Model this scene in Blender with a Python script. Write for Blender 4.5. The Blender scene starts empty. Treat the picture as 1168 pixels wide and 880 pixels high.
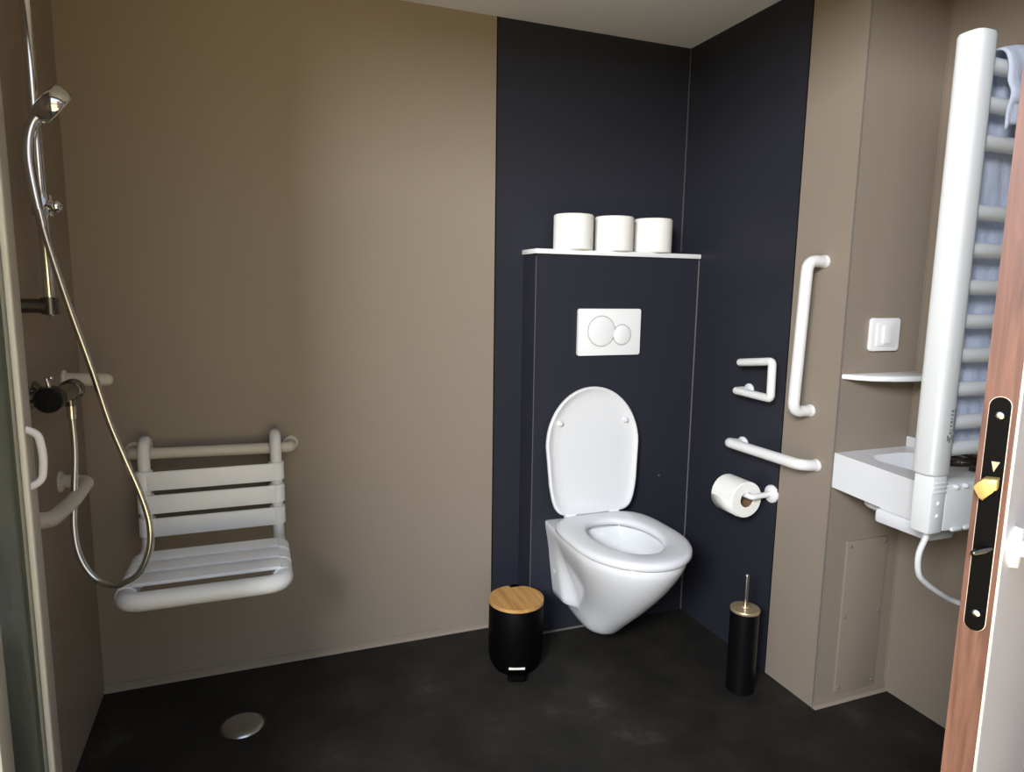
import bpy, bmesh, math, random
from mathutils import Vector, Matrix
random.seed(4)
S = bpy.context.scene
COL = S.collection
PI = math.pi
V = Vector

# ------------------------------------------------------------------ materials
def lin(c):
    c = c / 255.0
    return c / 12.92 if c <= .04045 else ((c + .055) / 1.055) ** 2.4
def rgb(r, g, b): return (lin(r), lin(g), lin(b), 1)

def mat(name, col, rough=.5, metal=0., spec=.5, bump=0., bscale=200., var=0., vscale=3., coat=0., trans=0., ior=1.45):
    m = bpy.data.materials.new(name); m.use_nodes = True
    nt = m.node_tree; b = nt.nodes['Principled BSDF']
    b.inputs['Base Color'].default_value = rgb(*col)
    b.inputs['Roughness'].default_value = rough
    b.inputs['Metallic'].default_value = metal
    b.inputs['Specular IOR Level'].default_value = spec
    b.inputs['Coat Weight'].default_value = coat
    b.inputs['Coat Roughness'].default_value = .08
    b.inputs['Transmission Weight'].default_value = trans
    b.inputs['IOR'].default_value = ior
    tc = nt.nodes.new('ShaderNodeTexCoord')
    if bump:
        n = nt.nodes.new('ShaderNodeTexNoise'); n.inputs['Scale'].default_value = bscale; n.inputs['Detail'].default_value = 3
        nt.links.new(tc.outputs['Object'], n.inputs['Vector'])
        bp = nt.nodes.new('ShaderNodeBump'); bp.inputs['Strength'].default_value = bump; bp.inputs['Distance'].default_value = .002
        nt.links.new(n.outputs['Fac'], bp.inputs['Height']); nt.links.new(bp.outputs['Normal'], b.inputs['Normal'])
    if var:
        n = nt.nodes.new('ShaderNodeTexNoise'); n.inputs['Scale'].default_value = vscale; n.inputs['Detail'].default_value = 4
        nt.links.new(tc.outputs['Object'], n.inputs['Vector'])
        r = nt.nodes.new('ShaderNodeValToRGB')
        r.color_ramp.elements[0].position = .3; r.color_ramp.elements[1].position = .7
        c = rgb(*col)
        r.color_ramp.elements[0].color = tuple(x * (1 - var) for x in c[:3]) + (1,)
        r.color_ramp.elements[1].color = tuple(min(1, x * (1 + var)) for x in c[:3]) + (1,)
        nt.links.new(n.outputs['Fac'], r.inputs['Fac']); nt.links.new(r.outputs['Color'], b.inputs['Base Color'])
    return m

def wood_mat(name, c1, c2, scale, rough=.45, distort=2.):
    m = bpy.data.materials.new(name); m.use_nodes = True
    nt = m.node_tree; b = nt.nodes['Principled BSDF']; b.inputs['Roughness'].default_value = rough
    tc = nt.nodes.new('ShaderNodeTexCoord'); mp = nt.nodes.new('ShaderNodeMapping'); mp.inputs['Scale'].default_value = scale
    n = nt.nodes.new('ShaderNodeTexNoise'); n.inputs['Scale'].default_value = 1; n.inputs['Detail'].default_value = 6; n.inputs['Distortion'].default_value = distort
    r = nt.nodes.new('ShaderNodeValToRGB')
    r.color_ramp.elements[0].position = .35; r.color_ramp.elements[0].color = rgb(*c1)
    r.color_ramp.elements[1].position = .68; r.color_ramp.elements[1].color = rgb(*c2)
    nt.links.new(tc.outputs['Object'], mp.inputs['Vector']); nt.links.new(mp.outputs['Vector'], n.inputs['Vector'])
    nt.links.new(n.outputs['Fac'], r.inputs['Fac']); nt.links.new(r.outputs['Color'], b.inputs['Base Color'])
    return m

def floor_mat():
    m = bpy.data.materials.new('dark vinyl floor'); m.use_nodes = True
    nt = m.node_tree; b = nt.nodes['Principled BSDF']
    tc = nt.nodes.new('ShaderNodeTexCoord')
    n = nt.nodes.new('ShaderNodeTexNoise'); n.inputs['Scale'].default_value = 4.5; n.inputs['Detail'].default_value = 7; n.inputs['Roughness'].default_value = .62
    nt.links.new(tc.outputs['Object'], n.inputs['Vector'])
    r = nt.nodes.new('ShaderNodeValToRGB'); e = r.color_ramp.elements
    e[0].position = .38; e[0].color = rgb(*FLOOR_A); e[1].position = .60; e[1].color = rgb(*FLOOR_B)
    x = e.new(.74); x.color = rgb(*FLOOR_C)
    nt.links.new(n.outputs['Fac'], r.inputs['Fac']); nt.links.new(r.outputs['Color'], b.inputs['Base Color'])
    n2 = nt.nodes.new('ShaderNodeTexNoise'); n2.inputs['Scale'].default_value = 160
    nt.links.new(tc.outputs['Object'], n2.inputs['Vector'])
    bp = nt.nodes.new('ShaderNodeBump'); bp.inputs['Strength'].default_value = .15; bp.inputs['Distance'].default_value = .002
    nt.links.new(n2.outputs['Fac'], bp.inputs['Height']); nt.links.new(bp.outputs['Normal'], b.inputs['Normal'])
    b.inputs['Roughness'].default_value = .62; b.inputs['Specular IOR Level'].default_value = .22
    return m

FLOOR_A, FLOOR_B, FLOOR_C = (31, 29, 26), (43, 40, 35), (68, 65, 54)
M = dict(
    beige=mat('beige laminate wall', (142, 130, 116), .42, bump=.12, bscale=260, spec=.3),
    dark=mat('dark navy laminate wall', (42, 43, 51), .45, bump=.08, bscale=260, spec=.22),
    ceil=mat('pale grey ceiling', (226, 228, 240), .7, bump=.1, bscale=120),
    seam=mat('pale silicone joint', (112, 109, 104), .5),
    darkseam=mat('grey silicone joint', (88, 86, 88), .5),
    floor=floor_mat(),
    ground=mat('sunlit pale terrace', (206, 186, 138), .9, var=.3, vscale=2),
    porc=mat('white porcelain', (228, 228, 229), .12, coat=.4),
    seatw=mat('white toilet seat plastic', (222, 222, 223), .22),
    plastic=mat('white plastic', (236, 236, 236), .32),
    nylon=mat('white nylon tube', (230, 229, 227), .35, spec=.4),
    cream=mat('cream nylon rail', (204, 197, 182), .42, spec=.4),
    slat=mat('white seat slat plastic', (248, 248, 248), .4),
    paper=mat('white tissue paper', (240, 238, 232), .95, bump=.5, bscale=240, spec=.1),
    core=mat('brown cardboard core', (120, 92, 66), .9),
    chrome=mat('chrome', (225, 225, 225), .1, metal=1.),
    dkchrome=mat('dark chrome', (120, 117, 112), .2, metal=1.),
    hose=mat('metal shower hose', (215, 213, 208), .22, metal=1.),
    black=mat('black lacquered steel', (10, 10, 11), .32, spec=.35),
    blackm=mat('matt black metal', (5, 5, 5), .5, spec=.08),
    bamboo=wood_mat('bamboo', (176, 126, 70), (206, 160, 98), (60, 4, 60), .45, .6),
    champ=mat('champagne metal', (214, 190, 150), .35, metal=.7),
    steel=mat('brushed steel', (190, 190, 188), .28, metal=1.),
    wood=wood_mat('reddish brown wood', (84, 52, 41), (116, 78, 62), (70, 70, 5), .5, 1.2),
    doorface=mat('white door face', (182, 187, 197), .35),
    edging=mat('pale door edging', (214, 190, 170), .4),
    brass=mat('brass', (208, 180, 112), .35, metal=.6),
    alu=mat('white lacquered aluminium', (186, 182, 170), .4),
    alub=mat('bright lacquered bead', (240, 236, 222), .35),
    glass=mat('green frosted glass', (120, 140, 128), .35, trans=.75, spec=.5),
    radiator=mat('white enamel radiator', (242, 244, 244), .25),
    towel=mat('pale blue towel', (222, 230, 250), .95, bump=.6, bscale=150, spec=.1),
    resin=mat('white basin resin', (232, 232, 234), .25),
    water=mat('water', (150, 144, 134), .05, spec=.6),
    grey=mat('grey printed ink', (130, 130, 132), .6),
    ringgrey=mat('pale grey ring', (196, 196, 196), .6),
    loop=mat('dark nickel', (92, 88, 82), .25, metal=1.),
)

# ------------------------------------------------------------------ object helpers
def link(o, parent=None):
    COL.objects.link(o)
    if parent is not None: o.parent = parent
    return o
def obj(name, bm, m, parent=None, smooth=40):
    me = bpy.data.meshes.new(name)
    bmesh.ops.recalc_face_normals(bm, faces=bm.faces)
    bm.to_mesh(me); bm.free()
    ms = m if isinstance(m, (list, tuple)) else [m]
    for x in ms: me.materials.append(x)
    if smooth:
        for p in me.polygons: p.use_smooth = True
        me.set_sharp_from_angle(angle=math.radians(smooth))
    return link(bpy.data.objects.new(name, me), parent)
def tag(o, label, cat, group=None):
    o['label'] = label; o['category'] = cat
    if group: o['group'] = group
    return o
def thing(name, label, cat, loc=(0, 0, 0), group=None):
    o = bpy.data.objects.new(name, None); COL.objects.link(o); o.location = loc
    o.empty_display_size = .05
    return tag(o, label, cat, group)
def struct(name, bm, m, smooth=0, label=None):
    o = obj(name, bm, m, None, smooth); o['kind'] = 'structure'
    if label: o['label'] = label
    return o
def part(name, bm, m, root, smooth=40, label=None):
    """mesh given in world coordinates, parented to a thing at its own origin"""
    loc = V((0, 0, 0)); r = root
    while r is not None: loc = loc + r.location; r = r.parent
    bmesh.ops.translate(bm, verts=bm.verts, vec=-loc)
    o = obj(name, bm, m, root, smooth)
    if label: o['label'] = label
    return o

def NB(): return bmesh.new()
def box(bm, a, b, bev=0., seg=2, mi=0):
    x0, y0, z0 = [min(p, q) for p, q in zip(a, b)]; x1, y1, z1 = [max(p, q) for p, q in zip(a, b)]
    r = bmesh.ops.create_cube(bm, size=1)
    vs = r['verts']
    for v in vs:
        v.co = V(((x0 + x1) / 2 + v.co.x * (x1 - x0), (y0 + y1) / 2 + v.co.y * (y1 - y0), (z0 + z1) / 2 + v.co.z * (z1 - z0)))
    fs = list({f for v in vs for f in v.link_faces})
    for f in fs: f.material_index = mi
    if bev:
        es = list({e for v in vs for e in v.link_edges})
        bmesh.ops.bevel(bm, geom=es, offset=bev, segments=seg, affect='EDGES', profile=.5)
    return bm
def fillet(pts, r, n=6):
    """round the inner corners of a polyline"""
    pts = [V(p) for p in pts]; out = [pts[0]]
    for i in range(1, len(pts) - 1):
        a, b, c = pts[i - 1], pts[i], pts[i + 1]
        u, w = (a - b), (c - b); rr = min(r, u.length * .49, w.length * .49)
        p, q = b + u.normalized() * rr, b + w.normalized() * rr
        for k in range(n + 1):
            t = k / n
            out.append(p * (1 - t) ** 2 + b * 2 * t * (1 - t) + q * t * t)
    out.append(pts[-1]); return out
def spline(pts, n=8):
    pts = [V(p) for p in pts]; P = [pts[0] * 2 - pts[1]] + pts + [pts[-1] * 2 - pts[-2]]; out = []
    for i in range(1, len(P) - 2):
        a, b, c, d = P[i - 1:i + 3]
        for k in range(n):
            t = k / n
            out.append(.5 * ((2 * b) + (c - a) * t + (2 * a - 5 * b + 4 * c - d) * t * t + (3 * b - a - 3 * c + d) * t ** 3))
    out.append(pts[-1]); return out
def tube(bm, pts, r, seg=16, caps=True, dome=False, closed=False, mi=0, squash=None):
    pts = [V(p) for p in pts]; n = len(pts)
    rs = r if isinstance(r, (list, tuple)) else [r] * n
    if dome and not closed:
        d0 = (pts[0] - pts[1]).normalized(); d1 = (pts[-1] - pts[-2]).normalized(); k = 4
        pre = [(pts[0] + d0 * rs[0] * math.sin(a), rs[0] * math.cos(a)) for a in [PI / 2 * i / k * .97 for i in range(k, 0, -1)]]
        post = [(pts[-1] + d1 * rs[-1] * math.sin(a), rs[-1] * math.cos(a)) for a in [PI / 2 * i / k * .97 for i in range(1, k + 1)]]
        pts = [p for p, _ in pre] + pts + [p for p, _ in post]; rs = [q for _, q in pre] + list(rs) + [q for _, q in post]; n = len(pts)
    tan = []
    for i in range(n):
        if closed: t = pts[(i + 1) % n] - pts[i - 1]
        else: t = pts[min(i + 1, n - 1)] - pts[max(i - 1, 0)]
        tan.append(t.normalized())
    up = V((0, 0, 1)) if abs(tan[0].z) < .9 else V((1, 0, 0))
    u = tan[0].cross(up).normalized(); rings = []
    for i in range(n):
        u = (u - tan[i] * u.dot(tan[i])).normalized(); w = tan[i].cross(u)
        ring = []
        for k in range(seg):
            a = 2 * PI * k / seg
            ring.append(bm.verts.new(pts[i] + (u * math.cos(a) + w * math.sin(a)) * rs[i]))
        rings.append(ring)
    for i in range(n if closed else n - 1):
        A, B = rings[i], rings[(i + 1) % n]
        for k in range(seg):
            bm.faces.new((A[k], A[(k + 1) % seg], B[(k + 1) % seg], B[k])).material_index = mi
    if caps and not closed:
        bm.faces.new(rings[0]).material_index = mi; bm.faces.new(rings[-1]).material_index = mi
    return bm
def lathe(bm, prof, c=(0, 0, 0), axis='Z', seg=40, mat4=None, mi=0):
    """prof: (radius, height) pairs"""
    rings = []
    for r, h in prof:
        ring = []
        for k in range(seg if r > 1e-6 else 1):
            a = 2 * PI * k / seg
            p = V((r * math.cos(a), r * math.sin(a), h))
            if axis == 'X': p = V((p.z, p.x, p.y))
            if axis == 'Y': p = V((p.x, p.z, p.y))
            if mat4 is not None: p = mat4 @ p
            ring.append(bm.verts.new(p + V(c)))
        rings.append(ring)
    for A, B in zip(rings, rings[1:]):
        for k in range(seg):
            j = (k + 1) % seg
            if len(A) == 1 and len(B) == 1: continue
            if len(A) == 1: f = bm.faces.new((A[0], B[k], B[j]))
            elif len(B) == 1: f = bm.faces.new((A[k], A[j], B[0]))
            else: f = bm.faces.new((A[k], A[j], B[j], B[k]))
            f.material_index = mi
    for R in (rings[0], rings[-1]):
        if len(R) > 1 and abs(prof[0][0] - prof[-1][0]) + abs(prof[0][1] - prof[-1][1]) > 1e-6:
            bm.faces.new(R).material_index = mi
    return bm
def loft(bm, rings, cap0=True, cap1=True, mi=0):
    R = [[bm.verts.new(p) for p in r] for r in rings]; n = len(R[0])
    for A, B in zip(R, R[1:]):
        for k in range(n):
            j = (k + 1) % n
            bm.faces.new((A[k], A[j], B[j], B[k])).material_index = mi
    if cap0: bm.faces.new(R[0]).material_index = mi
    if cap1: bm.faces.new(R[-1]).material_index = mi
    return R
def prism(bm, outline, lo, hi, axis='Z', mi=0, bev=0.):
    """extrude a 2-D outline along an axis"""
    def P(u, v, h): return {'Z': V((u, v, h)), 'Y': V((u, h, v)), 'X': V((h, u, v))}[axis]
    a = [bm.verts.new(P(u, v, lo)) for u, v in outline]; b = [bm.verts.new(P(u, v, hi)) for u, v in outline]; n = len(a)
    fs = [bm.faces.new(a), bm.faces.new(b)]
    for k in range(n): fs.append(bm.faces.new((a[k], a[(k + 1) % n], b[(k + 1) % n], b[k])))
    for f in fs: f.material_index = mi
    if bev:
        es = list({e for f in fs[:2] for e in f.edges})
        bmesh.ops.bevel(bm, geom=es, offset=bev, segments=2, affect='EDGES', profile=.5)
    return bm
def quad(bm, pts, mi=0):
    bm.faces.new([bm.verts.new(p) for p in pts]).material_index = mi
def rrect(x0, x1, y0, y1, r, n=6):
    o = []
    for cx, cy, a0 in ((x1 - r, y1 - r, 0), (x0 + r, y1 - r, 90), (x0 + r, y0 + r, 180), (x1 - r, y0 + r, 270)):
        for k in range(n + 1):
            a = math.radians(a0 + 90 * k / n); o.append((cx + r * math.cos(a), cy + r * math.sin(a)))
    return o

# ------------------------------------------------------------------ room (metres): back wall y=0, right wall x=0, floor z=0
H = 2.10; XL = -1.985; XB = -.7457; YD = -.5854; YO = -.787; XN = .29
YI, YF = -1.29, -1.37           # inner and outer face of the front partition
JL, JR, HEAD = -1.92, .04, 2.0  # doorway
BD = .116; BX = -.642; BZ = 1.345
T = .06
bm = NB(); box(bm, (XL - T, YF - .9, -.06), (XN + T, T, 0)); struct('floor', bm, M['floor'])
bm = NB(); box(bm, (XL - T, YF, H), (XN + T, T, H + .06)); struct('ceiling', bm, M['ceil'])
bm = NB(); box(bm, (XL - T, 0, 0), (XB, T, H), mi=0); box(bm, (XB, 0, 0), (0, T, H), mi=1); struct('wall_back', bm, [M['beige'], M['dark']])
bm = NB(); box(bm, (XL - T, YF, 0), (XL, T, H)); struct('wall_left', bm, M['beige'])
bm = NB(); box(bm, (0, YD, 0), (XN + T, T, H), mi=1); box(bm, (0, YO, 0), (XN + T, YD, H), mi=0); struct('wall_right', bm, [M['beige'], M['dark']])
bm = NB(); box(bm, (XN, YF, 0), (XN + T, YO, H)); struct('wall_niche', bm, M['beige'])
bm = NB()
box(bm, (XL - 1.2, YF, 0), (JL, YI, H)); box(bm, (JR, YF, 0), (XN + 1.2, YI, H)); box(bm, (JL, YF, HEAD), (JR, YI, H + .3))
struct('wall_front', bm, M['beige'])
bm = NB(); box(bm, (BX, -BD, 0), (0, 0, BZ)); struct('wall_boxing', bm, M['dark'])
# joints and edgings
def trim(n, a, b, m, bev=0.): bm = NB(); box(bm, a, b, bev); struct('trim_%d' % n, bm, M[m])
trim(1, (-.003, -.003, BZ + .03), (0, 0, H), 'darkseam')
trim(2, (-.003, -BD - .003, 0), (0, -BD, BZ - .005), 'seam')
trim(3, (BX - .0015, -BD - .0015, 0), (BX + .001, -BD + .001, BZ - .01), 'darkseam')
trim(4, (XB - .0015, -.002, 0), (XB + .0015, 0, H), 'blackm')
trim(5, (-.0015, YO - .0015, 0), (.0015, YO + .0015, H), 'seam')
trim(6, (XN - .003, YO - .003, 0), (XN, YO, H), 'beige')
trim(7, (BX, -BD - .004, 0), (-.36, -BD, .006), 'seam')
trim(8, (-.002, YD - .001, 0), (0, YD + .001, H), 'blackm')
# coved floor edging along the walls
def cove(bm, p, q, nrm, h=.022, d=.012):
    p, q, nv = V(p), V(q), V(nrm)
    prof = [(0, 0), (d, 0), (d * .35, h * .35), (.0035, h), (0, h)]
    A = [bm.verts.new(p + nv * u + V((0, 0, w))) for u, w in prof]; B = [bm.verts.new(q + nv * u + V((0, 0, w))) for u, w in prof]
    n = len(prof)
    for k in range(n): bm.faces.new((A[k], A[(k + 1) % n], B[(k + 1) % n], B[k]))
    bm.faces.new(A); bm.faces.new(B)
bm = NB(); cove(bm, (XL, 0, 0), (XB, 0, 0), (0, -1, 0)); struct('baseboard_back', bm, M['beige'])
bm = NB(); cove(bm, (0, YO, 0), (XN, YO, 0), (0, -1, 0), .02); struct('baseboard_right', bm, M['beige'])

# ------------------------------------------------------------------ toilet
XC = -.432
def egg(cx, hw, y0, yf, yb, nb=4.0, n=56, z=0., start=None):
    out = []
    for k in range(n):
        a = 2 * PI * k / n + PI / 2          # starts at the back, runs round
        c, s = math.cos(a), math.sin(a)
        if s <= 0: out.append(V((cx + hw * c, y0 + (y0 - yf) * s, z)))
        else:
            e = 2 / nb
            out.append(V((cx + hw * math.copysign(abs(c) ** e, c), y0 + (yb - y0) * abs(s) ** e, z)))
    return out
toilet = thing('toilet', 'white wall-hung toilet with its lid raised, on the dark boxed-in wall', 'toilet', (XC, -BD, .0))
def sect(z, yf, y0, he, hb, bl=.215, N=30):
    yb = -BD; side = []
    for i in range(N + 1):
        y = yb + (yf - yb) * math.sin(PI / 2 * i / N)
        if y < y0: e = he * math.sqrt(max(0, 1 - ((y0 - y) / (y0 - yf)) ** 2))
        else: e = he * (1 - .12 * ((y - y0) / (yb - y0)) ** 2)
        t = min(1, max(0, (-y - bl + .02) / .05)); b = hb * math.sqrt(max(0, 1 - t * t)) if hb else 0
        kk = .02; w = max(e, b); d = abs(e - b)
        if i < N and d < kk: w += (kk - d) ** 2 / (4 * kk)
        side.append((w if i < N else 0, y))
    R = [V((XC + w, y, z)) for w, y in side]; Lf = [V((XC - w, y, z)) for w, y in reversed(side[:-1])]
    return R + Lf
bm = NB()
rows = [(.068, -.295, -.24, .034, 0), (.071, -.315, -.245, .050, 0), (.082, -.335, -.25, .062, 0), (.10, -.355, -.26, .069, 0), (.122, -.378, -.27, .074, 0),
        (.134, -.391, -.275, .077, .06), (.141, -.399, -.28, .078, .105), (.150, -.409, -.285, .080, .118), (.17, -.431, -.295, .084, .122), (.20, -.464, -.315, .092, .126), (.24, -.504, -.34, .106, .131),
        (.28, -.542, -.36, .123, .136), (.32, -.575, -.378, .140, .140), (.36, -.603, -.393, .157, .144), (.395, -.622, -.403, .170, .147), (.418, -.628, -.407, .174, .148), (.4245, -.625, -.407, .171, .145)]
outer = [sect(*r) for r in rows]
loft(bm, outer, True, False)
# deck with the opening, then the inside of the bowl
top = [v for v in bm.verts if abs(v.co.z - .4245) < 1e-5]
n = len(outer[-1])
topv = top[-n:]
def inner(z, hw, yf, yb, y0):
    o = []
    for p in outer[-1]:
        a = math.atan2(p.y - (-.40), p.x - XC)
        c, s = math.cos(a), math.sin(a)
        o.append(V((XC + hw * c, y0 + ((yb - y0) if s > 0 else (y0 - yf)) * s, z)))
    return o
rin = [inner(.4245, .124, -.570, -.226, -.40), inner(.415, .120, -.566, -.23, -.40), inner(.39, .122, -.57, -.25, -.40), inner(.33, .112, -.545, -.24, -.39), inner(.27, .088, -.49, -.25, -.37), inner(.225, .056, -.41, -.265, -.335), inner(.20, .03, -.36, -.28, -.32)]
Rv = [topv] + [[bm.verts.new(p) for p in r] for r in rin]
for A, B in zip(Rv, Rv[1:]):
    for k in range(n):
        j = (k + 1) % n; bm.faces.new((A[k], A[j], B[j], B[k]))
bm.faces.new(Rv[-1])
bowl = part('bowl', bm, M['porc'], toilet, 50)
bm = NB(); loft(bm, [inner(.318, .106, -.530, -.244, -.387)], True, False)
part('water', bm, M['water'], toilet)
# seat ring
bm = NB()
def seat_ring(d, z): return egg(XC, .186 - d, -.41, -.640 + d, -.168 - d, 4.0, z=z)
def seat_hole(d, z): return egg(XC + .0, .107 + d, -.39, -.550 - d, -.240 + d, 2.2, z=z)
R = [seat_ring(.006, .428), seat_ring(.0, .433), seat_ring(.0, .444), seat_ring(.004, .451), seat_ring(.016, .455), seat_ring(.04, .456),
     seat_hole(.02, .455), seat_hole(.008, .452), seat_hole(.0, .446), seat_hole(.0, .436), seat_hole(.006, .428)]
loft(bm, R + [R[0]], False, False); bmesh.ops.remove_doubles(bm, verts=bm.verts, dist=1e-5)
part('seat', bm, M['seatw'], toilet, 60)
# lid, raised and leaning back to the boxing
lidM = Matrix.Translation((XC + .008, -.172, .450)) @ Matrix.Rotation(math.radians(-4.5), 4, 'X')
def lid_out(d, y):
    o = []
    hw, z0, zt, zb = .180 - d, .245, .448 - d, d
    for k in range(72):
        a = 2 * PI * k / 72 - PI / 2
        c, s = math.cos(a), math.sin(a)
        if s >= 0: x, z = hw * c, z0 + (zt - z0) * s
        else:
            e = 2 / 8.; z = z0 + (z0 - zb) * -(abs(s) ** e); x = hw * math.copysign(abs(c) ** e, c)
            x *= 1 - .15 * ((z0 - z) / (z0 - zb)) ** 1.6
        o.append(lidM @ V((x, y, z)))
    return o
bm = NB()
loft(bm, [lid_out(.02, .021), lid_out(.006, .019), lid_out(0, .012), lid_out(0, .003), lid_out(.003, -.001), lid_out(.008, -.001), lid_out(.012, .003), lid_out(.034, .009), lid_out(.06, .010)], True, True)
lid = part('lid', bm, M['seatw'], toilet, 55)
for sx in (-.128, .128):
    bm = NB(); lathe(bm, [(.0001, -.006), (.006, -.005), (.009, -.001), (.010, .006), (.010, .010)], axis='Y', seg=20)
    bmesh.ops.transform(bm, matrix=lidM @ Matrix.Translation((sx, 0, .325)), verts=bm.verts)
    part('bumper', bm, M['seatw'], lid)
for sx in (-.085, .085):
    bm = NB(); box(bm, (XC + sx - .016, -.196, .4246), (XC + sx + .016, -.158, .452), .006)
    tube(bm, [(XC + sx - .02, -.165, .452), (XC + sx + .02, -.165, .452)], .009, 14)
    part('hinge', bm, M['plastic'], toilet)
for sx in (-.129, .129):
    bm = NB(); tube(bm, [(XC + sx, -.15, .25), (XC + sx * 1.03, -.15, .25)], .009, 14); part('fixing_cap', bm, M['plastic'], toilet)

# flush plate
fp = thing('flush_plate', 'white dual flush plate on the dark boxing above the toilet lid', 'flush plate', (-.364, -BD, 1.084))
bm = NB(); prism(bm, rrect(-.486, -.242, 1.004, 1.165, .006), -BD - .012, -BD, 'Y', bev=.002); part('plate', bm, M['plastic'], fp, 30)
for cx, cz, r, nm in ((-.397, 1.088, .052, 'large'), (-.316, 1.075, .035, 'small')):
    bm = NB(); lathe(bm, [(r + .0026, 0), (r + .0026, .0006), (r, .0006), (r, 0)], (cx, -BD - .0128, cz), 'Y', 48)
    part('button_ring', bm, M['ringgrey'], fp)  # ring a little greyer than the plate, round each button
    bm = NB(); lathe(bm, [(.0001, -.0025), (r * .9, -.0023), (r - .001, -.001), (r - .0005, .001)], (cx, -BD - .0127, cz), 'Y', 48)
    part('button', bm, M['plastic'], fp, label='%s round flush button' % nm)

# shelf on the boxing
bm = NB(); box(bm, (BX - .006, -BD - .012, BZ), (-.001, -.001, BZ + .016), .002)
tag(obj('shelf', bm, M['plastic'], None, 30), 'thin white shelf capping the dark boxing, under three paper rolls', 'shelf')

# spare rolls
def roll_mesh(bm, r, h, rc=.021):
    lathe(bm, [(rc, 0), (r - .004, 0), (r, .004), (r, h - .004), (r - .004, h), (rc, h), (rc, 0)], seg=56)
SZ = BZ + .016
roots = []
spots = [(-.489, 'white toilet roll standing at the left on the shelf above the flush plate', .068, .119),
         (-.332, 'white toilet roll standing in the middle of the three on the shelf', .0665, .119),
         (-.1745, 'white toilet roll on the shelf nearest the dark corner', .0665, .117)]
r0 = None
for x, lab, rr, hh in spots:
    if r0 is None:
        r0 = thing('toilet_roll', lab, 'toilet roll', (x, -.0745, SZ), 'spare toilet rolls on the shelf'); t = r0
        bm = NB(); roll_mesh(bm, rr, hh); obj('paper', bm, M['paper'], t, 40)
        bm = NB(); lathe(bm, [(.0195, .001), (.0209, .001), (.0209, hh - .001), (.0195, hh - .001), (.0195, .001)]); obj('cardboard_core', bm, M['core'], t, 40)
    else:
        t = r0.copy(); COL.objects.link(t); t.location = (x, -.0745, SZ); t['label'] = lab
        for ch in list(r0.children):
            c = ch.copy(); COL.objects.link(c); c.parent = t
    roots.append(t)

# small plugs left on the boxing
for i, (x, z, lab) in enumerate(((-.235, .545, 'small dark screw cap on the boxing right of the toilet lid hinge'), (-.128, .548, 'small dark screw cap on the boxing close to the right wall joint'))):
    bm = NB(); lathe(bm, [(.0001, -.003), (.003, -.0025), (.0045, 0)], (x, -BD, z), 'Y', 16)
    tag(obj('screw_cap', bm, M['darkseam']), lab, 'screw cap', 'screw caps on the boxing')

# ------------------------------------------------------------------ right wall fittings
def flange(bm, p, axis, r=.028, t=.008, sgn=-1):
    lathe(bm, [(.0001, sgn * t), (r * .8, sgn * t), (r, sgn * t * .5), (r, 0)], p, axis, 28)
# vertical grab bar
g = thing('grab_bar', 'vertical white grab bar on the beige wall beside the dark panel', 'grab bar', (0, -.69, 1.1))
bm = NB(); tube(bm, fillet([(-.006, -.700, 1.318), (-.068, -.706, 1.318), (-.068, -.692, .888), (-.006, -.690, .888)], .045, 8), .0165, 20); part('bar', bm, M['nylon'], g, 60)
for y, z in ((-.700, 1.318), (-.690, .888)):
    bm = NB(); flange(bm, (0, y, z), 'X', .0185, .012); part('flange', bm, M['nylon'], g)
# low horizontal grab bar
g = thing('grab_bar', 'short horizontal white grab bar just above the hanging toilet roll', 'grab bar', (0, -.56, .73))
bm = NB(); tube(bm, fillet([(-.006, -.412, .724), (-.062, -.405, .735), (-.062, -.728, .738), (-.006, -.728, .732)], .035, 8), .0165, 20); part('bar', bm, M['nylon'], g, 60)
for y, z in ((-.412, .724), (-.728, .732)):
    bm = NB(); flange(bm, (0, y, z), 'X', .026 if y > -.5 else .0185, .010); part('flange', bm, M['nylon'], g)
# square bracket-shaped roll holder
g = thing('paper_holder', 'empty white bracket-shaped paper holder on the dark wall above the grab bar', 'paper holder', (0, -.46, .96))
bm = NB(); tube(bm, fillet([(-.052, -.435, 1.004), (-.052, -.578, 1.022), (-.052, -.581, .908), (-.052, -.425, .910)], .012, 4), .0125, 18, dome=True)
tube(bm, [(-.002, -.425, .910), (-.052, -.425, .910)], .0125, 16, dome=True); tube(bm, [(-.002, -.437, 1.004), (-.052, -.437, 1.004)], .011, 16)
part('frame', bm, M['nylon'], g, 60)
bm = NB(); flange(bm, (0, -.425, .910), 'X', .022); part('flange', bm, M['nylon'], g)
# toilet roll holder and hanging roll
RY0, RY1, RX, RZ, RR = -.537, -.428, -.078, .5765, .0585
g = thing('roll_holder', 'white wall post with round flange carrying the hanging toilet roll', 'roll holder', (0, -.556, .6))
bm = NB(); tube(bm, fillet([(-.004, -.560, .596), (RX, -.560, .592), (RX, RY1 + .02, .589)], .007, 4), .0092, 16); part('post', bm, M['nylon'], g, 60)
bm = NB(); lathe(bm, [(.0001, -.012), (.022, -.011), (.028, -.006), (.029, 0)], (0, -.560, .596), 'X', 28); part('flange', bm, M['nylon'], g)
hr = thing('toilet_roll', 'opened white toilet roll hanging on the wall post below the grab bar', 'toilet roll', (RX, RY0, RZ))
bm = NB(); lathe(bm, [(.0245, 0), (RR - .002, 0), (RR, .002), (RR, .101), (RR - .002, .103), (.0245, .103), (.0245, 0)], axis='Y', seg=56); obj('paper', bm, M['paper'], hr, 40)
bm = NB(); lathe(bm, [(.0228, .001), (.0244, .001), (.0244, .102), (.0228, .102), (.0228, .001)], axis='Y', seg=40); obj('cardboard_core', bm, M['core'], hr, 40)
bm = NB(); pts = []
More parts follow.
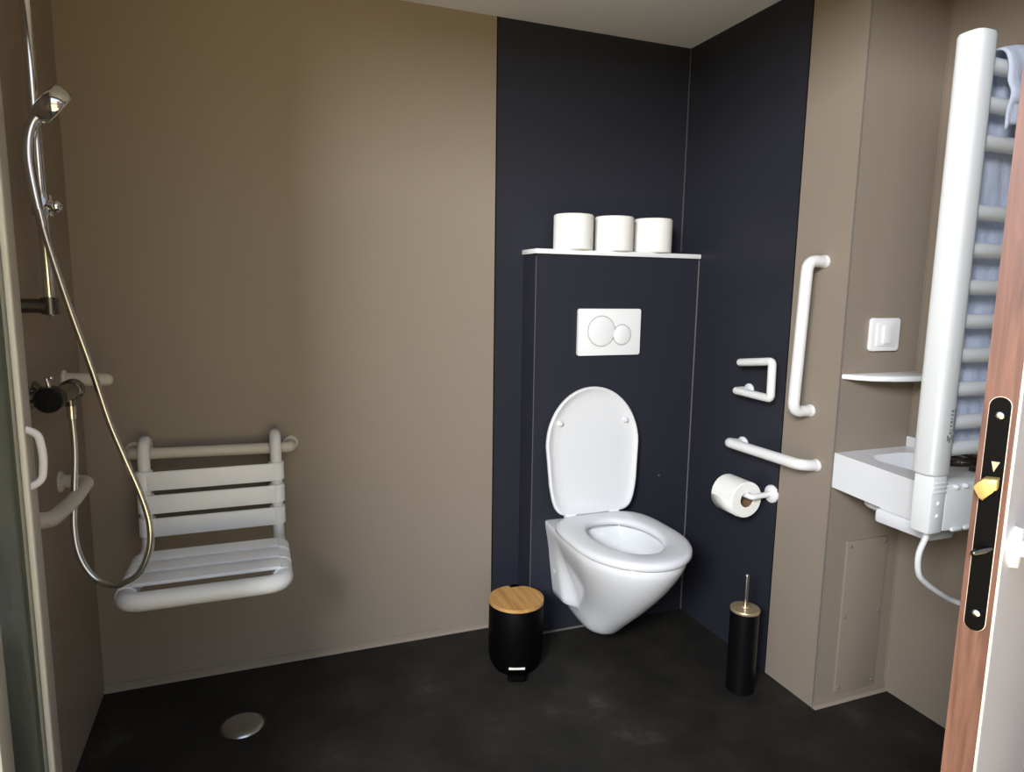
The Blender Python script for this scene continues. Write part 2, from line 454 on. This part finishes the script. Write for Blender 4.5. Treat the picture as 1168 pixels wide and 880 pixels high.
for i in range(9):
    a = math.radians(180 + i * 5); pts.append((-(RR + .0008) * math.cos(a - PI) , (RR + .0008) * math.sin(a - PI) * -1))
pts.append((pts[-1][0] + .010, pts[-1][1] - .010)); pts.append((pts[-1][0] + .004, pts[-1][1] - .004))
A = [bm.verts.new((u, .002, w)) for u, w in pts]; B = [bm.verts.new((u, .101, w)) for u, w in pts]
for k in range(len(A) - 1): bm.faces.new((A[k], A[k + 1], B[k + 1], B[k]))
o = obj('loose_sheet', bm, M['paper'], hr, 60)
sm = o.modifiers.new('s', 'SOLIDIFY'); sm.thickness = .001

# toilet brush
bx_, by_ = -.139, -.632
g = thing('toilet_brush', 'slim black toilet brush holder with champagne lid standing by the right wall', 'toilet brush', (bx_, by_, 0))
bm = NB(); lathe(bm, [(.0001, 0), (.040, 0), (.043, .003), (.043, .258), (.041, .260), (.0001, .260)], (bx_, by_, 0)); part('holder', bm, M['black'], g)
bm = NB(); lathe(bm, [(.0001, .2601), (.0435, .2601), (.0445, .263), (.0445, .267), (.043, .269), (.012, .271), (.010, .276), (.0001, .276)], (bx_, by_, 0)); part('lid', bm, M['champ'], g)
bm = NB(); tube(bm, [(bx_, by_, .27), (bx_, by_, .372)], .0062, 18, dome=True); part('handle', bm, M['steel'], g)

# pedal bin
cx, cy, r = -.752, -.266, .090
g = thing('pedal_bin', 'small black pedal bin with round bamboo lid left of the toilet', 'bin', (cx, cy, 0))
bm = NB(); lathe(bm, [(.0001, 0.004), (.066, .004), (.078, .010), (.086, .026), (.0895, .05), (.090, .10), (.089, .217), (.087, .220), (.0001, .220)], (cx, cy, 0), seg=56); part('body', bm, M['blackm'], g)
bm = NB(); lathe(bm, [(.0001, 0), (.072, 0), (.074, .004), (.0001, .005)], (cx, cy, 0), seg=48); part('base_ring', bm, M['blackm'], g)
fx, fy = math.cos(math.radians(-108)), math.sin(math.radians(-108))   # pedal points towards the doorway
bm = NB()
out = []
for k in range(64):
    a = 2 * PI * k / 64; p = V((cx + .0895 * math.cos(a), cy + .0895 * math.sin(a)))
    hcx, hcy = cx - fx * .092, cy - fy * .092
    d = V((p.x - hcx, p.y - hcy)); 
    if d.length < .026: p = V((hcx, hcy)) + (V((cx, cy)) - V((hcx, hcy))).normalized() * .0 + d.normalized() * .026 if d.length > 1e-4 else p
    out.append((p.x, p.y))
prism(bm, out, .2205, .232, bev=.002); part('lid', bm, M['bamboo'], g, 30, 'bamboo lid')
bm = NB(); hx, hy = cx - fx * .086, cy - fy * .086
lathe(bm, [(.0001, .212), (.018, .212), (.018, .228), (.015, .231), (.0001, .232)], (hx, hy, 0), seg=24); part('lid_hinge', bm, M['blackm'], g)
bm = NB(); px, py = cx + fx * .088, cy + fy * .088
rz = Matrix.Translation((px, py, 0)) @ Matrix.Rotation(math.radians(-18), 4, 'Z')
b2 = NB(); prism(b2, rrect(-.030, .030, -.028, .010, .01), .006, .016, bev=.003); bmesh.ops.transform(b2, matrix=rz, verts=b2.verts); ped = part('pedal', b2, M['blackm'], g, 30)
bm.free(); b2 = NB(); box(b2, (-.026, -.0015, .030), (.026, .004, .0365), .0012); bmesh.ops.transform(b2, matrix=rz, verts=b2.verts); part('badge', b2, M['alub'], g, 30, 'thin bright metal strip above the pedal')

# floor drain
g = thing('floor_drain', 'round chrome shower drain cover in the dark floor', 'drain', (-1.592, -.31, 0))
bm = NB(); lathe(bm, [(.0001, .011), (.03, .0105), (.050, .008), (.056, .0045), (.0575, .001), (.056, 0), (.0001, 0)], (-1.592, -.31, 0), seg=48); part('cover', bm, M['steel'], g)
bm = NB(); lathe(bm, [(.058, 0), (.0625, 0), (.0625, .0015), (.058, .002), (.058, 0)], (-1.592, -.31, 0), seg=48); part('rim', bm, M['dkchrome'], g)

# ------------------------------------------------------------------ shower seat and its rail
g = thing('seat_rail', 'horizontal white wall rail carrying the folding shower seat', 'rail', (-1.645, 0, .738))
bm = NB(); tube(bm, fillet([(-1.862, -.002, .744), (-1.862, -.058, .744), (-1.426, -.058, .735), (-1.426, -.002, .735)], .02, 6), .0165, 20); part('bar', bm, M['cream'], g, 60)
for x, z in ((-1.862, .744), (-1.426, .735)):
    bm = NB(); flange(bm, (x, 0, z), 'Y', .024); part('flange', bm, M['cream'], g)
sx0, sx1 = -1.826, -1.473
seat = thing('shower_chair', 'white slatted shower seat hooked over the rail on the beige wall', 'shower seat', ((sx0 + sx1) / 2, -.1, .5))
bm = NB(); RT = .0165
path = []
for k in range(9):      # hook over the rail
    a = math.radians(-20 + 200 * k / 8); path.append(V((sx0, -.058 + .037 * math.cos(a), .742 + .037 * math.sin(a))))
left = path + [V((sx0, -.098, .52)), V((sx0, -.100, .478)), V((sx0, -.14, .470))]
lp = path + fillet([path[-1], (sx0, -.099, .474), (sx0 - .012, -.462, .474), (sx1 + .004, -.466, .476), (sx1, -.099, .474), V((sx1, path[-1].y, path[-1].z))], .05, 8)[1:-1]
lp = lp + [V((sx1, p.y, p.z)) for p in reversed(path)]
rs = [RT] * len(lp)
for i, p in enumerate(lp):
    f = min(1, max(0, (-p.y - .25) / .2)); rs[i] = RT + .0065 * f
tube(bm, lp, rs, 20, dome=True)
part('frame', bm, M['nylon'], seat, 60)
for k, (zt, zb) in enumerate(((.703, .649), (.635, .581), (.567, .513))):
    bm = NB(); box(bm, (sx0 + .008, -.122, zb), (sx1 - .008, -.114, zt), .002)
    for x in (sx0, sx1):
        b = NB(); lathe(b, [(RT + .001, zb), (RT + .0055, zb + .001), (RT + .0055, zt - .001), (RT + .001, zt), (RT + .001, zb)], (x, -.0985, 0), seg=24)
        me = bpy.data.meshes.new('t'); b.to_mesh(me); b.free(); bm.from_mesh(me); bpy.data.meshes.remove(me)
    part('back_slat', bm, M['slat'], seat, 40)
for k, (ya, yb2) in enumerate(((-.205, -.268), (-.282, -.345), (-.359, -.422))):
    bm = NB(); box(bm, (sx0 + .004, yb2, .4945), (sx1 - .004, ya, .5035), .002)
    for x in (sx0, sx1):
        b = NB(); rr = RT + .0035
        xx = x + (-.012 * (-ya - .1) / .36 if x == sx0 else 0)
        lathe(b, [(rr, ya), (rr + .0055, ya - .001), (rr + .0055, yb2 + .001), (rr, yb2), (rr, ya)], (xx, 0, .474), 'Y', 24)
        me = bpy.data.meshes.new('t'); b.to_mesh(me); b.free(); bm.from_mesh(me); bpy.data.meshes.remove(me)
    part('seat_slat', bm, M['slat'], seat, 40)

# ------------------------------------------------------------------ left wall fittings
g = thing('grab_bar', 'horizontal white grab bar on the shaded left wall low behind the hose', 'grab bar', (XL, -.5, .72))
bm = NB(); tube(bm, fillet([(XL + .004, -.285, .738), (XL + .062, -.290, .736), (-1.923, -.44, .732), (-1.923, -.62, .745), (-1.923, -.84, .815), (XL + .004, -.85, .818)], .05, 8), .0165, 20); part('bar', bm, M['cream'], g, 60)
for y, z in ((-.285, .738), (-.85, .818)):
    bm = NB(); flange(bm, (XL, y, z), 'X', .026, sgn=1); part('flange', bm, M['cream'], g)
g = thing('support_arm', 'short white rod with rounded tip sticking out of the left wall by the corner', 'support arm', (XL, -.175, .977))
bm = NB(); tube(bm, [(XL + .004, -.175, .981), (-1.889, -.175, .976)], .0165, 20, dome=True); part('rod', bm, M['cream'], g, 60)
bm = NB(); flange(bm, (XL, -.175, .981), 'X', .024, sgn=1); part('flange', bm, M['cream'], g)

# shower: rail, slider, handset, hose, mixer are one plumbed set of things
RXs, RYs = -1.930, -.470
g = thing('shower_rail', 'vertical chrome shower rail with sliding holder on the left wall', 'shower rail', (XL, RYs, 1.17))
bm = NB(); tube(bm, [(RXs, RYs, 1.165), (RXs, RYs, 2.04)], .0105, 18, dome=True); part('rod', bm, M['chrome'], g)
for z in (1.178, 2.03):
    bm = NB(); tube(bm, [(XL, RYs, z), (RXs - .005, RYs, z)], .0155, 18); tube(bm, [(RXs, RYs, z - .018), (RXs, RYs, z + .018)], .0165, 18, dome=False); part('bracket', bm, M['dkchrome'], g)
bm = NB(); tube(bm, [(RXs, RYs, 1.368), (RXs, RYs, 1.412)], .019, 20); tube(bm, [(RXs, RYs - .005, 1.39), (RXs + .004, RYs - .038, 1.395)], .013, 16)
sl = part('slider', bm, M['chrome'], g)
bm = NB(); tube(bm, [(RXs + .012, RYs, 1.39), (RXs + .026, RYs - .006, 1.388)], [.011, .014], 18, dome=True); part('slider_knob', bm, M['chrome'], sl)
hs = thing('shower_handset', 'chrome hand shower resting in the holder on the rail', 'shower head', (RXs, RYs - .035, 1.39))
bm = NB()
hp = spline([(-1.927, -.508, 1.375), (-1.933, -.506, 1.42), (-1.938, -.504, 1.475), (-1.935, -.502, 1.52), (-1.925, -.501, 1.552), (-1.908, -.500, 1.574)], 6)
tube(bm, hp, [.0105 + .0025 * math.sin(PI * i / (len(hp) - 1)) for i in range(len(hp))], 18); part('handle', bm, M['chrome'], hs, 60)
ax = V((.75, .36, -.62)).normalized()
q = V((0, 0, 1)).rotation_difference(ax).to_matrix().to_4x4()
hc = V((-1.893, -.498, 1.593))
bm = NB(); lathe(bm, [(.0001, -.020), (.020, -.0195), (.036, -.016), (.0415, -.008), (.0425, .012), (.041, .016), (.0001, .016)], hc, mat4=q); hd = part('head', bm, M['chrome'], hs, 40)
bm = NB(); lathe(bm, [(.0001, .0195), (.034, .019), (.037, .0162)], hc, mat4=q); part('spray_face', bm, M['alu'], hd, 40)
bm = NB()
hpts = spline([(-1.926, -.509, 1.384), (-1.920, -.506, 1.33), (-1.892, -.497, 1.19), (-1.858, -.486, 1.041), (-1.832, -.482, .92), (-1.804, -.482, .825), (-1.780, -.480, .745), (-1.766, -.480, .675), (-1.769, -.480, .612), (-1.792, -.480, .556), (-1.823, -.478, .534), (-1.852, -.474, .530), (-1.890, -.462, .548),
               (-1.918, -.45, .600), (-1.928, -.435, .665), (-1.926, -.415, .745), (-1.922, -.398, .84), (-1.924, -.392, .935)], 10)
tube(bm, hpts, .0072, 12)
hose = tag(obj('shower_hose', bm, M['hose'], None, 60), 'long looping silver shower hose hanging in front of the shower seat', 'hose')
bm = NB(); tube(bm, [(-1.926, -.509, 1.378), (-1.922, -.507, 1.345)], .0100, 14); obj('coupling', bm, M['chrome'], hose)
mx = thing('shower_mixer', 'wall shower mixer bar with dark round knob on the left wall', 'mixer tap', (XL, -.45, .98))
bm = NB(); tube(bm, [(-1.925, -.525, .985), (-1.925, -.385, .979)], .0205, 24)
tube(bm, [(-1.924, -.392, .965), (-1.924, -.392, .945)], .011, 16)
part('body', bm, M['dkchrome'], mx)
for y in (-.49, -.42):
    bm = NB(); tube(bm, [(XL, y, .982), (-1.93, y, .982)], .013, 16); lathe(bm, [(.0001, .012), (.020, .012), (.030, .003), (.030, 0)], (XL, y, .979), 'X', 24); part('wall_union', bm, M['dkchrome'], mx)
bm = NB(); lathe(bm, [(.0001, -.046), (.022, -.045), (.0265, -.040), (.0275, -.006), (.024, 0), (.0001, 0)], (-1.925, -.525, .985), 'Y', 28); kn = part('knob', bm, M['black'], mx)
bm = NB(); tube(bm, [(-1.925, -.548, 1.010), (-1.929, -.548, 1.030), (-1.921, -.548, 1.030)], .0045, 10, dome=True); part('stop_button', bm, M['chrome'], kn)
bm = NB(); lathe(bm, [(.0001, .035), (.02, .034), (.0255, .028), (.0255, .004), (.022, 0), (.0001, 0)], (-1.925, -.385, .979), 'Y', 28); part('flow_knob', bm, M['dkchrome'], mx)
bm = NB(); tube(bm, [(-1.924, -.392, .955), (-1.924, -.392, .915)], .0105, 14); obj('coupling', bm, M['chrome'], hose)

# ------------------------------------------------------------------ niche: switch, shelf, access panel, basin, tap
g = thing('light_switch', 'square white light switch above the small shelf in the niche', 'switch', (.14, YO, 1.118))
bm = NB(); prism(bm, rrect(.090, .196, 1.071, 1.163, .006), YO - .011, YO, 'Y', bev=.003); part('cover_plate', bm, M['plastic'], g, 30)
bm = NB(); prism(bm, rrect(.108, .176, 1.085, 1.149, .004), YO - .0145, YO - .0105, 'Y', bev=.0015); part('inner_frame', bm, M['plastic'], g, 30)
bm = NB(); prism(bm, rrect(.128, .157, 1.092, 1.142, .003), YO - .020, YO - .014, 'Y', bev=.002); part('rocker', bm, M['plastic'], g, 30)
bm = NB()
o = [(.006, YO), (XN, YO), (XN, YO - .10), (.16, YO - .098), (.10, YO - .088), (.05, YO - .066), (.02, YO - .035)]
prism(bm, o, .994, 1.008, bev=.003); tag(obj('shelf', bm, M['plastic'], None, 30), 'small white shelf in the niche under the light switch', 'shelf')
g = thing('access_panel', 'beige screwed access panel low on the niche wall below the basin', 'access panel', (.16, YO, .27))
bm = NB(); prism(bm, rrect(.079, .236, .034, .512, .003), YO - .006, YO, 'Y', bev=.0012); part('panel', bm, M['beige'], g, 30)
for x in (.091, .225):
    for z in (.05, .275, .497):
        bm = NB(); lathe(bm, [(.0001, -.0035), (.004, -.003), (.0055, 0)], (x, YO - .006, z), 'Y', 16); part('screw', bm, M['seam'], g)
g = thing('washbasin', 'white slab washbasin filling the niche behind the radiator', 'basin', (.1, -.98, .73))
ya, yb2 = YO - .001, -1.128
f0, f1 = .002, -.046
def skin(z, d=0.): return [V((f0 + d, ya, z)), V((f1 + d, yb2, z)), V((XN - .001, yb2, z)), V((XN - .001, ya, z))]
bm = NB()
def rec(x0, x1, y0, y1, r, z): return [V((u, v, z)) for u, v in rrect(x0, x1, y0, y1, r, 5)]
# slab with a sunk bowl
hole = rec(.045, .235, -1.09, -.845, .05, .784)
N = len(hole)
def outl(z, i=0.):
    pts = []
    sq = skin(z); c = V((.13, -.965, z))
    for p in hole:
        d = (p - c); d.z = 0
        best = None
        for k in range(4):
            a, b = sq[k], sq[(k + 1) % 4]; e = b - a
            den = d.x * e.y - d.y * e.x
            if abs(den) < 1e-9: continue
            t = ((a.x - c.x) * e.y - (a.y - c.y) * e.x) / den; s = ((a.x - c.x) * d.y - (a.y - c.y) * d.x) / den
            if t > 0 and -1e-6 <= s <= 1 + 1e-6 and (best is None or t < best): best = t
        q2 = c + d * best; q2.z = z; pts.append(q2)
    for corner in sq:       # keep the slab's corners crisp
        j = min(range(N), key=lambda k: (pts[k] - corner).length); pts[j] = corner.copy()
    return pts
def sc(s, z): c = V((.14, -.967, 0)); return [V((c.x + (p.x - c.x) * s, c.y + (p.y - c.y) * s, z)) for p in hole]
loft(bm, [outl(.684), outl(.781), outl(.784), hole, sc(.96, .776), sc(.88, .70), sc(.7, .665), sc(.4, .655)], False, True)
loft(bm, [outl(.684), sc(1.12, .683), sc(1.05, .65), sc(.8, .632), sc(.4, .628)], False, True)
bmesh.ops.remove_doubles(bm, verts=bm.verts, dist=1e-5)
part('slab', bm, M['resin'], g, 35)
bm = NB(); box(bm, (XN - .014, yb2 + .002, .784), (XN - .001, ya, .815), .003); part('upstand', bm, M['resin'], g, 30)
bm = NB(); box(bm, (f1 + .01, -1.12, .646), (.05, -.965, .683), .008); part('apron', bm, M['resin'], g, 30)
g = thing('basin_tap', 'dark nickel basin tap with loop lever beside the wooden door edge', 'tap', (.21, -1.05, .784))
bm = NB(); tube(bm, [(.205, -1.05, .784), (.205, -1.05, .822)], .02, 20); tube(bm, spline([(.205, -1.04, .806), (.19, -1.0, .815), (.165, -.96, .813), (.15, -.945, .800)], 5), .011, 14); part('body', bm, M['loop'], g)
bm = NB(); lp = []
for k in range(28):
    a = 2 * PI * k / 28; lp.append(V((.160 + .060 * math.cos(a), -1.055 + .048 * math.sin(a), .812 - .010 * math.sin(a) - .004 * math.cos(a))))
tube(bm, lp, .0115, 14, closed=True); part('loop_lever', bm, M['loop'], g)

# ------------------------------------------------------------------ towel radiator
RY = -1.18
rad = thing('towel_radiator', 'tall white electric towel radiator seen end-on beside the open wooden door', 'radiator', (-.14, RY, .71))
def upright(bm, x, z0, z1):
    prof = []
    for k in range(28):
        a = 2 * PI * k / 28; c, s = math.cos(a), math.sin(a)
        prof.append((x + .031 * math.copysign(abs(c) ** .62, c), RY + .030 * math.copysign(abs(s) ** .62, s)))
    def ring(s, z): return [V((x + (u - x) * s, RY + (w - RY) * s, z)) for u, w in prof]
    loft(bm, [ring(.9, z0), ring(1, z0 + .004), ring(1, z1 - .008), ring(.93, z1 - .002), ring(.8, z1)], True, True)
for x in (-.138, .235):
    bm = NB(); upright(bm, x, .842, 1.752); up = part('upright', bm, M['radiator'], rad, 40)
    if x < 0: up0 = up
barz = [.893, .952, 1.026, 1.10, 1.174, 1.247, 1.325, 1.403, 1.545, 1.62, 1.695]
for z in barz:
    bm = NB(); tube(bm, [(-.12, RY, z), (.22, RY, z)], .0165, 18); part('bar', bm, M['radiator'], rad, 60)
# control box and lead at the foot
bm = NB(); box(bm, (-.158, RY - .024, .708), (-.112, RY + .024, .842), .007)
for z in (.822, .812, .802): box(bm, (-.155, RY - .0262, z), (-.115, RY - .022, z + .004), .001)
cb = part('control_box', bm, M['radiator'], rad, 40)
bm = NB(); box(bm, (-.111, RY - .022, .710), (.19, RY + .022, .818), .006)
for x in (-.085, -.055): tube(bm, [(x, RY - .025, .812), (x, RY - .018, .812)], .006, 12, dome=True)
for x in (-.07, -.03): tube(bm, [(x - .012, RY - .023, .713), (x + .012, RY - .023, .713)], .005, 12, dome=True)
part('heater_housing', bm, M['radiator'], rad, 40)
for z in (.778, .75):
    bm = NB(); lathe(bm, [(.0001, -.003), (.004, -.003), (.006, 0)], (-.135, RY - .024, z), 'Y', 16); part('button', bm, M['plastic'], cb)
bm = NB(); tube(bm, spline([(-.132, RY, .712), (-.130, RY, .695), (-.147, RY, .655), (-.142, RY, .612), (-.118, RY, .585), (-.065, RY, .550), (-.008, RY, .520), (.05, RY - .03, .505), (.085, YI + .005, .50)], 8), .0065, 14); part('power_cord', bm, M['plastic'], rad, 60)
# printed rating label on the upright (rows of tiny print)
bm = NB()
xs = -.1385; yl = RY - .0303
for k in range(7):
    z = .985 - k * .008; wv = .010 if k % 2 else .007
    box(bm, (-.134, yl - .0004, z - .0022), (-.134 + .006, yl + .001, z + .0022 - .001 * (k % 3)))
box(bm, (-.125, yl - .0003, .938), (-.120, yl + .003, .99))
for k, (a, b) in enumerate(((-.140, .920), (-.134, .916), (-.128, .921), (-.123, .918))): box(bm, (a, yl - .0004, b), (a + .004, yl + .002, b + .012))
part('rating_label', bm, M['grey'], up0, 0, 'grey printed rating marks')

# towel over the top bars
tw = thing('towel', 'pale blue-white towel draped over the top bars of the radiator', 'towel', (.06, RY, 1.7))
prof = [(RY + .030, .865), (RY + .030, 1.0), (RY + .032, 1.2), (RY + .031, 1.4), (RY + .030, 1.56), (RY + .030, 1.66), (RY + .026, 1.70), (RY + .014, 1.722), (RY - .004, 1.727), (RY - .020, 1.716), (RY - .029, 1.69), (RY - .031, 1.66), (RY - .040, 1.635), (RY - .034, 1.60), (RY - .032, 1.565)]
prof = spline([(0, a, b) for a, b in prof], 4)
bm = NB(); rows = []
nx = 26
for i in range(nx + 1):
    x = -.078 + .26 * i / nx; row = []
    for j, p in enumerate(prof):
        f = j / (len(prof) - 1)
        w = .004 * math.sin(i * .9 + p.z * 9) + .003 * math.sin(i * .37 + p.z * 22)
        dz = .012 * math.sin(i * .55) * (1 if f > .9 else 0)
        row.append(bm.verts.new((x, p.y + (abs(w) if p.y > RY else -abs(w)), p.z + dz + (.012 * math.sin(i * .28) if .5 < f < .75 else 0))))
    rows.append(row)
for A, B in zip(rows, rows[1:]):
    for k in range(len(prof) - 1): bm.faces.new((A[k], A[k + 1], B[k + 1], B[k]))
o = part('cloth', bm, M['towel'], tw, 80); sm = o.modifiers.new('s', 'SOLIDIFY'); sm.thickness = .004; sm.offset = 0

# ------------------------------------------------------------------ door_1: wooden door leaf, swung out, its lock edge towards the viewer
E0 = V((-.750, -1.685, 0)); HN = V((.028, -1.305, 0))
dd = (HN - E0).normalized(); LEN = (HN - E0).length; TH = .034
dn = V((dd.y, -dd.x, 0))            # towards the outside face
DM = Matrix(((dd.x, dn.x, 0, E0.x), (dd.y, dn.y, 0, E0.y), (0, 0, 1, 0), (0, 0, 0, 1)))   # local x: along leaf, y: thickness
def dpart(name, bm, m, parent, smooth=40, label=None):
    o = obj(name, bm, m, parent, smooth)
    if label: o['label'] = label
    return o
bm = NB(); box(bm, (0, 0, .012), (.03, TH - .0018, 1.985)); box(bm, (.03, .0004, .012), (LEN, TH - .0018, 1.985))
door = obj('door_1', bm, M['wood'], None, 0); door['kind'] = 'structure'; door.matrix_world = DM
door['label'] = 'open wooden door seen from its lock edge at the right'
bm = NB(); box(bm, (.0015, TH - .0018, .012), (LEN, TH + .0005, 1.985)); dpart('outer_face', bm, M['doorface'], door, 0, 'white painted door face')
bm = NB(); box(bm, (.0300, .0, .012), (LEN, .0004, 1.985)); dpart('inner_face', bm, M['doorface'], door, 0)
bm = NB(); box(bm, (-.0004, TH - .0022, .012), (.0012, TH + .0002, 1.985)); dpart('edge_strip', bm, M['edging'], door, 0, 'pale edging strip')
zc, zl = .981, .138; yc = TH * .47; hw = .0100
def yz(r, z0, z1, n=10):
    o = []
    for k in range(n + 1): a = PI * k / n; o.append((yc + r * math.cos(a), z1 - r + r * math.sin(a)))
    for k in range(n + 1): a = PI + PI * k / n; o.append((yc + r * math.cos(a), z0 + r + r * math.sin(a)))
    return o
bm = NB(); prism(bm, yz(hw + .0008, zc - zl - .0008, zc + zl + .0008), -.0006, .001, 'X'); dpart('plate_surround', bm, M['edging'], door, 30, 'pale line round the lock plate')
bm = NB(); prism(bm, yz(hw, zc - zl, zc + zl), -.0022, .001, 'X'); lk = dpart('lock_plate', bm, M['blackm'], door, 30, 'black lock plate with rounded ends')
for z in (zc + zl - .021, zc - zl + .021):
    bm = NB(); lathe(bm, [(.0001, -.0016), (.0028, -.0014), (.0044, -.0003), (.0046, 0)], (-.0022, yc, z), 'X', 20); dpart('screw', bm, M['chrome'], lk)
bm = NB(); zb = zc + .040
prism(bm, [(yc - .0085, zb - .015), (yc - .004, zb - .018), (yc + .0035, zb - .006), (yc + .0075, zb - .004), (yc + .0075, zb + .008), (yc - .005, zb + .007), (yc - .0105, zb + .002), (yc - .0145, zb - .004)], -.020, -.002, 'X', bev=.0012); dpart('latch_bolt', bm, M['brass'], lk, 30, 'brass latch bolt')
bm = NB(); prism(bm, [(yc + .001, zb + .013), (yc + .006, zb + .025), (yc - .002, zb + .025)], -.0035, -.002, 'X'); dpart('striker', bm, M['steel'], lk, 0)
bm = NB(); zk = zc - .040
tube(bm, [(-.016, yc - .0065, zk - .001), (-.008, yc + .0, zk + .001), (-.002, yc + .007, zk + .004)], [.0035, .0042, .0026], 12, dome=True); dpart('hook_bolt', bm, M['loop'], lk)
bm = NB(); tube(bm, [(.085, TH, zc - .055), (.085, TH + .045, zc - .055)], .0095, 16, dome=True); tube(bm, fillet([(.085, TH + .05, zc - .055), (.205, TH + .05, zc - .055)], .01), .0105, 16, dome=True)
lathe(bm, [(.0001, .010), (.024, .009), (.026, 0)], (.085, TH, zc - .055), 'Y', 28); dpart('handle', bm, M['plastic'], door, 40, 'white lever handle')
for z in (.25, 1.0, 1.75):
    bm = NB(); tube(bm, [(LEN - .003, TH + .006, z), (LEN - .003, TH + .006, z + .09)], .006, 12); dpart('hinge', bm, M['steel'], door)

# ------------------------------------------------------------------ door_2: narrow glazed leaf folded back along the left wall
A0 = V((-1.885, -.83, 0)); B0 = V((-1.845, -1.232, 0))
dv = (B0 - A0).normalized(); GL = (B0 - A0).length; nn = V((-dv.y, dv.x, 0))  # nn points into the room (+x)
if nn.x < 0: nn = -nn
GM = Matrix(((dv.x, nn.x, 0, A0.x), (dv.y, nn.y, 0, A0.y), (0, 0, 1, 0), (0, 0, 0, 1)))
bm = NB(); SW = .085
box(bm, (0, -.028, .015), (SW, 0, 1.98), .003); box(bm, (GL - .06, -.028, .015), (GL, .004, 1.98), .003)
box(bm, (SW, -.028, .015), (GL - .06, 0, .075), .003); box(bm, (SW, -.028, 1.92), (GL - .06, 0, 1.98), .003)
dr2 = obj('door_2', bm, M['alu'], None, 30); dr2['kind'] = 'structure'; dr2.matrix_world = GM
dr2['label'] = 'narrow glazed door folded back at the left edge'
bm = NB(); box(bm, (SW, -.0165, .075), (GL - .06, -.0115, 1.92)); dpart('pane', bm, M['glass'], dr2, 0, 'green frosted pane')
bm = NB(); box(bm, (SW - .002, -.004, .07), (SW + .012, .0045, 1.925), .002); dpart('glazing_bead', bm, M['alub'], dr2, 30, 'bright glazing bead')
bm = NB(); hz = .936
tube(bm, fillet([(.05, -.002, hz + .050), (.05, .016, hz + .04), (.05, .021, hz), (.05, .016, hz - .04), (.05, -.002, hz - .050)], .03, 6), .0062, 14); dpart('handle', bm, M['plastic'], dr2, 60, 'white bow handle')

# ------------------------------------------------------------------ outside and light
bm = NB(); box(bm, (-14, -16, -.25), (14, YF - .9, -.12)); struct('ground', bm, M['ground'])

bm = NB(); box(bm, (.55, -4.6, -.2), (.67, YF, 2.6)); struct('wall_light_blocker', bm, M['wood'])  # unseen wall, added to keep daylight from the right off the left wall
W = bpy.data.worlds.new('World'); S.world = W; W.use_nodes = True
nt = W.node_tree; bg = nt.nodes['Background']
tc = nt.nodes.new('ShaderNodeTexCoord'); sep = nt.nodes.new('ShaderNodeSeparateXYZ'); rmp = nt.nodes.new('ShaderNodeValToRGB')
mr = nt.nodes.new('ShaderNodeMapRange'); mr.inputs['From Min'].default_value = -1; mr.inputs['From Max'].default_value = 1
nt.links.new(tc.outputs['Generated'], sep.inputs[0]); nt.links.new(sep.outputs['Z'], mr.inputs['Value']); nt.links.new(mr.outputs['Result'], rmp.inputs['Fac'])
e = rmp.color_ramp.elements
e[0].position = .0; e[0].color = (.36, .29, .17, 1)
e[1].position = 1.; e[1].color = (.50, .67, 1., 1)
x = e.new(.49); x.color = (.45, .37, .22, 1)
x = e.new(.53); x.color = (1.0, .98, .94, 1)
x = e.new(.72); x.color = (.76, .87, 1.0, 1)
nt.links.new(rmp.outputs['Color'], bg.inputs['Color']); bg.inputs['Strength'].default_value = .78

def area(name, loc, target, sx, sy, power, col):
    L = bpy.data.lights.new(name, 'AREA'); L.shape = 'RECTANGLE'; L.size = sx; L.size_y = sy; L.energy = power; L.color = col
    o = bpy.data.objects.new(name, L); COL.objects.link(o); o.location = loc
    o.rotation_euler = (V(target) - V(loc)).to_track_quat('-Z', 'Y').to_euler(); return o
area('daylight_key', (-3.12, -3.40, 2.30), (-.5, -.4, 1.0), 1.0, .8, 104, (.91, .945, 1.))

sun = bpy.data.lights.new('sun', 'SUN'); sun.energy = 4.8; sun.angle = math.radians(1); sun.color = (1, .95, .85)
so = bpy.data.objects.new('sun', sun); COL.objects.link(so); so.rotation_euler = (math.radians(-22), 0, math.radians(15))
# ------------------------------------------------------------------ camera (solved from the room's edges)
f, yaw, pit, rol = 766.84, .365157, .144405, .014888
cyw, syw = math.cos(yaw), math.sin(yaw)
fwd = V((syw * math.cos(pit), cyw * math.cos(pit), -math.sin(pit)))
rt = V((cyw, -syw, 0)); up = rt.cross(fwd)
r2 = rt * math.cos(rol) + up * math.sin(rol); u2 = up * math.cos(rol) - rt * math.sin(rol)
cam = bpy.data.cameras.new('camera'); co = bpy.data.objects.new('camera', cam); COL.objects.link(co)
cam.sensor_fit = 'HORIZONTAL'; cam.sensor_width = 36; cam.lens = f * 36 / 1168; cam.clip_start = .02
B = -fwd
co.matrix_world = Matrix(((r2.x, u2.x, B.x, -1.5159), (r2.y, u2.y, B.y, -2.1953), (r2.z, u2.z, B.z, 1.2307), (0, 0, 0, 1)))
S.camera = co
vs = S.view_settings
vs.view_transform = 'Standard'; vs.look = 'None'; vs.gamma = 1; vs.exposure = 1.02; vs.use_curve_mapping = False
S.display_settings.display_device = 'sRGB'
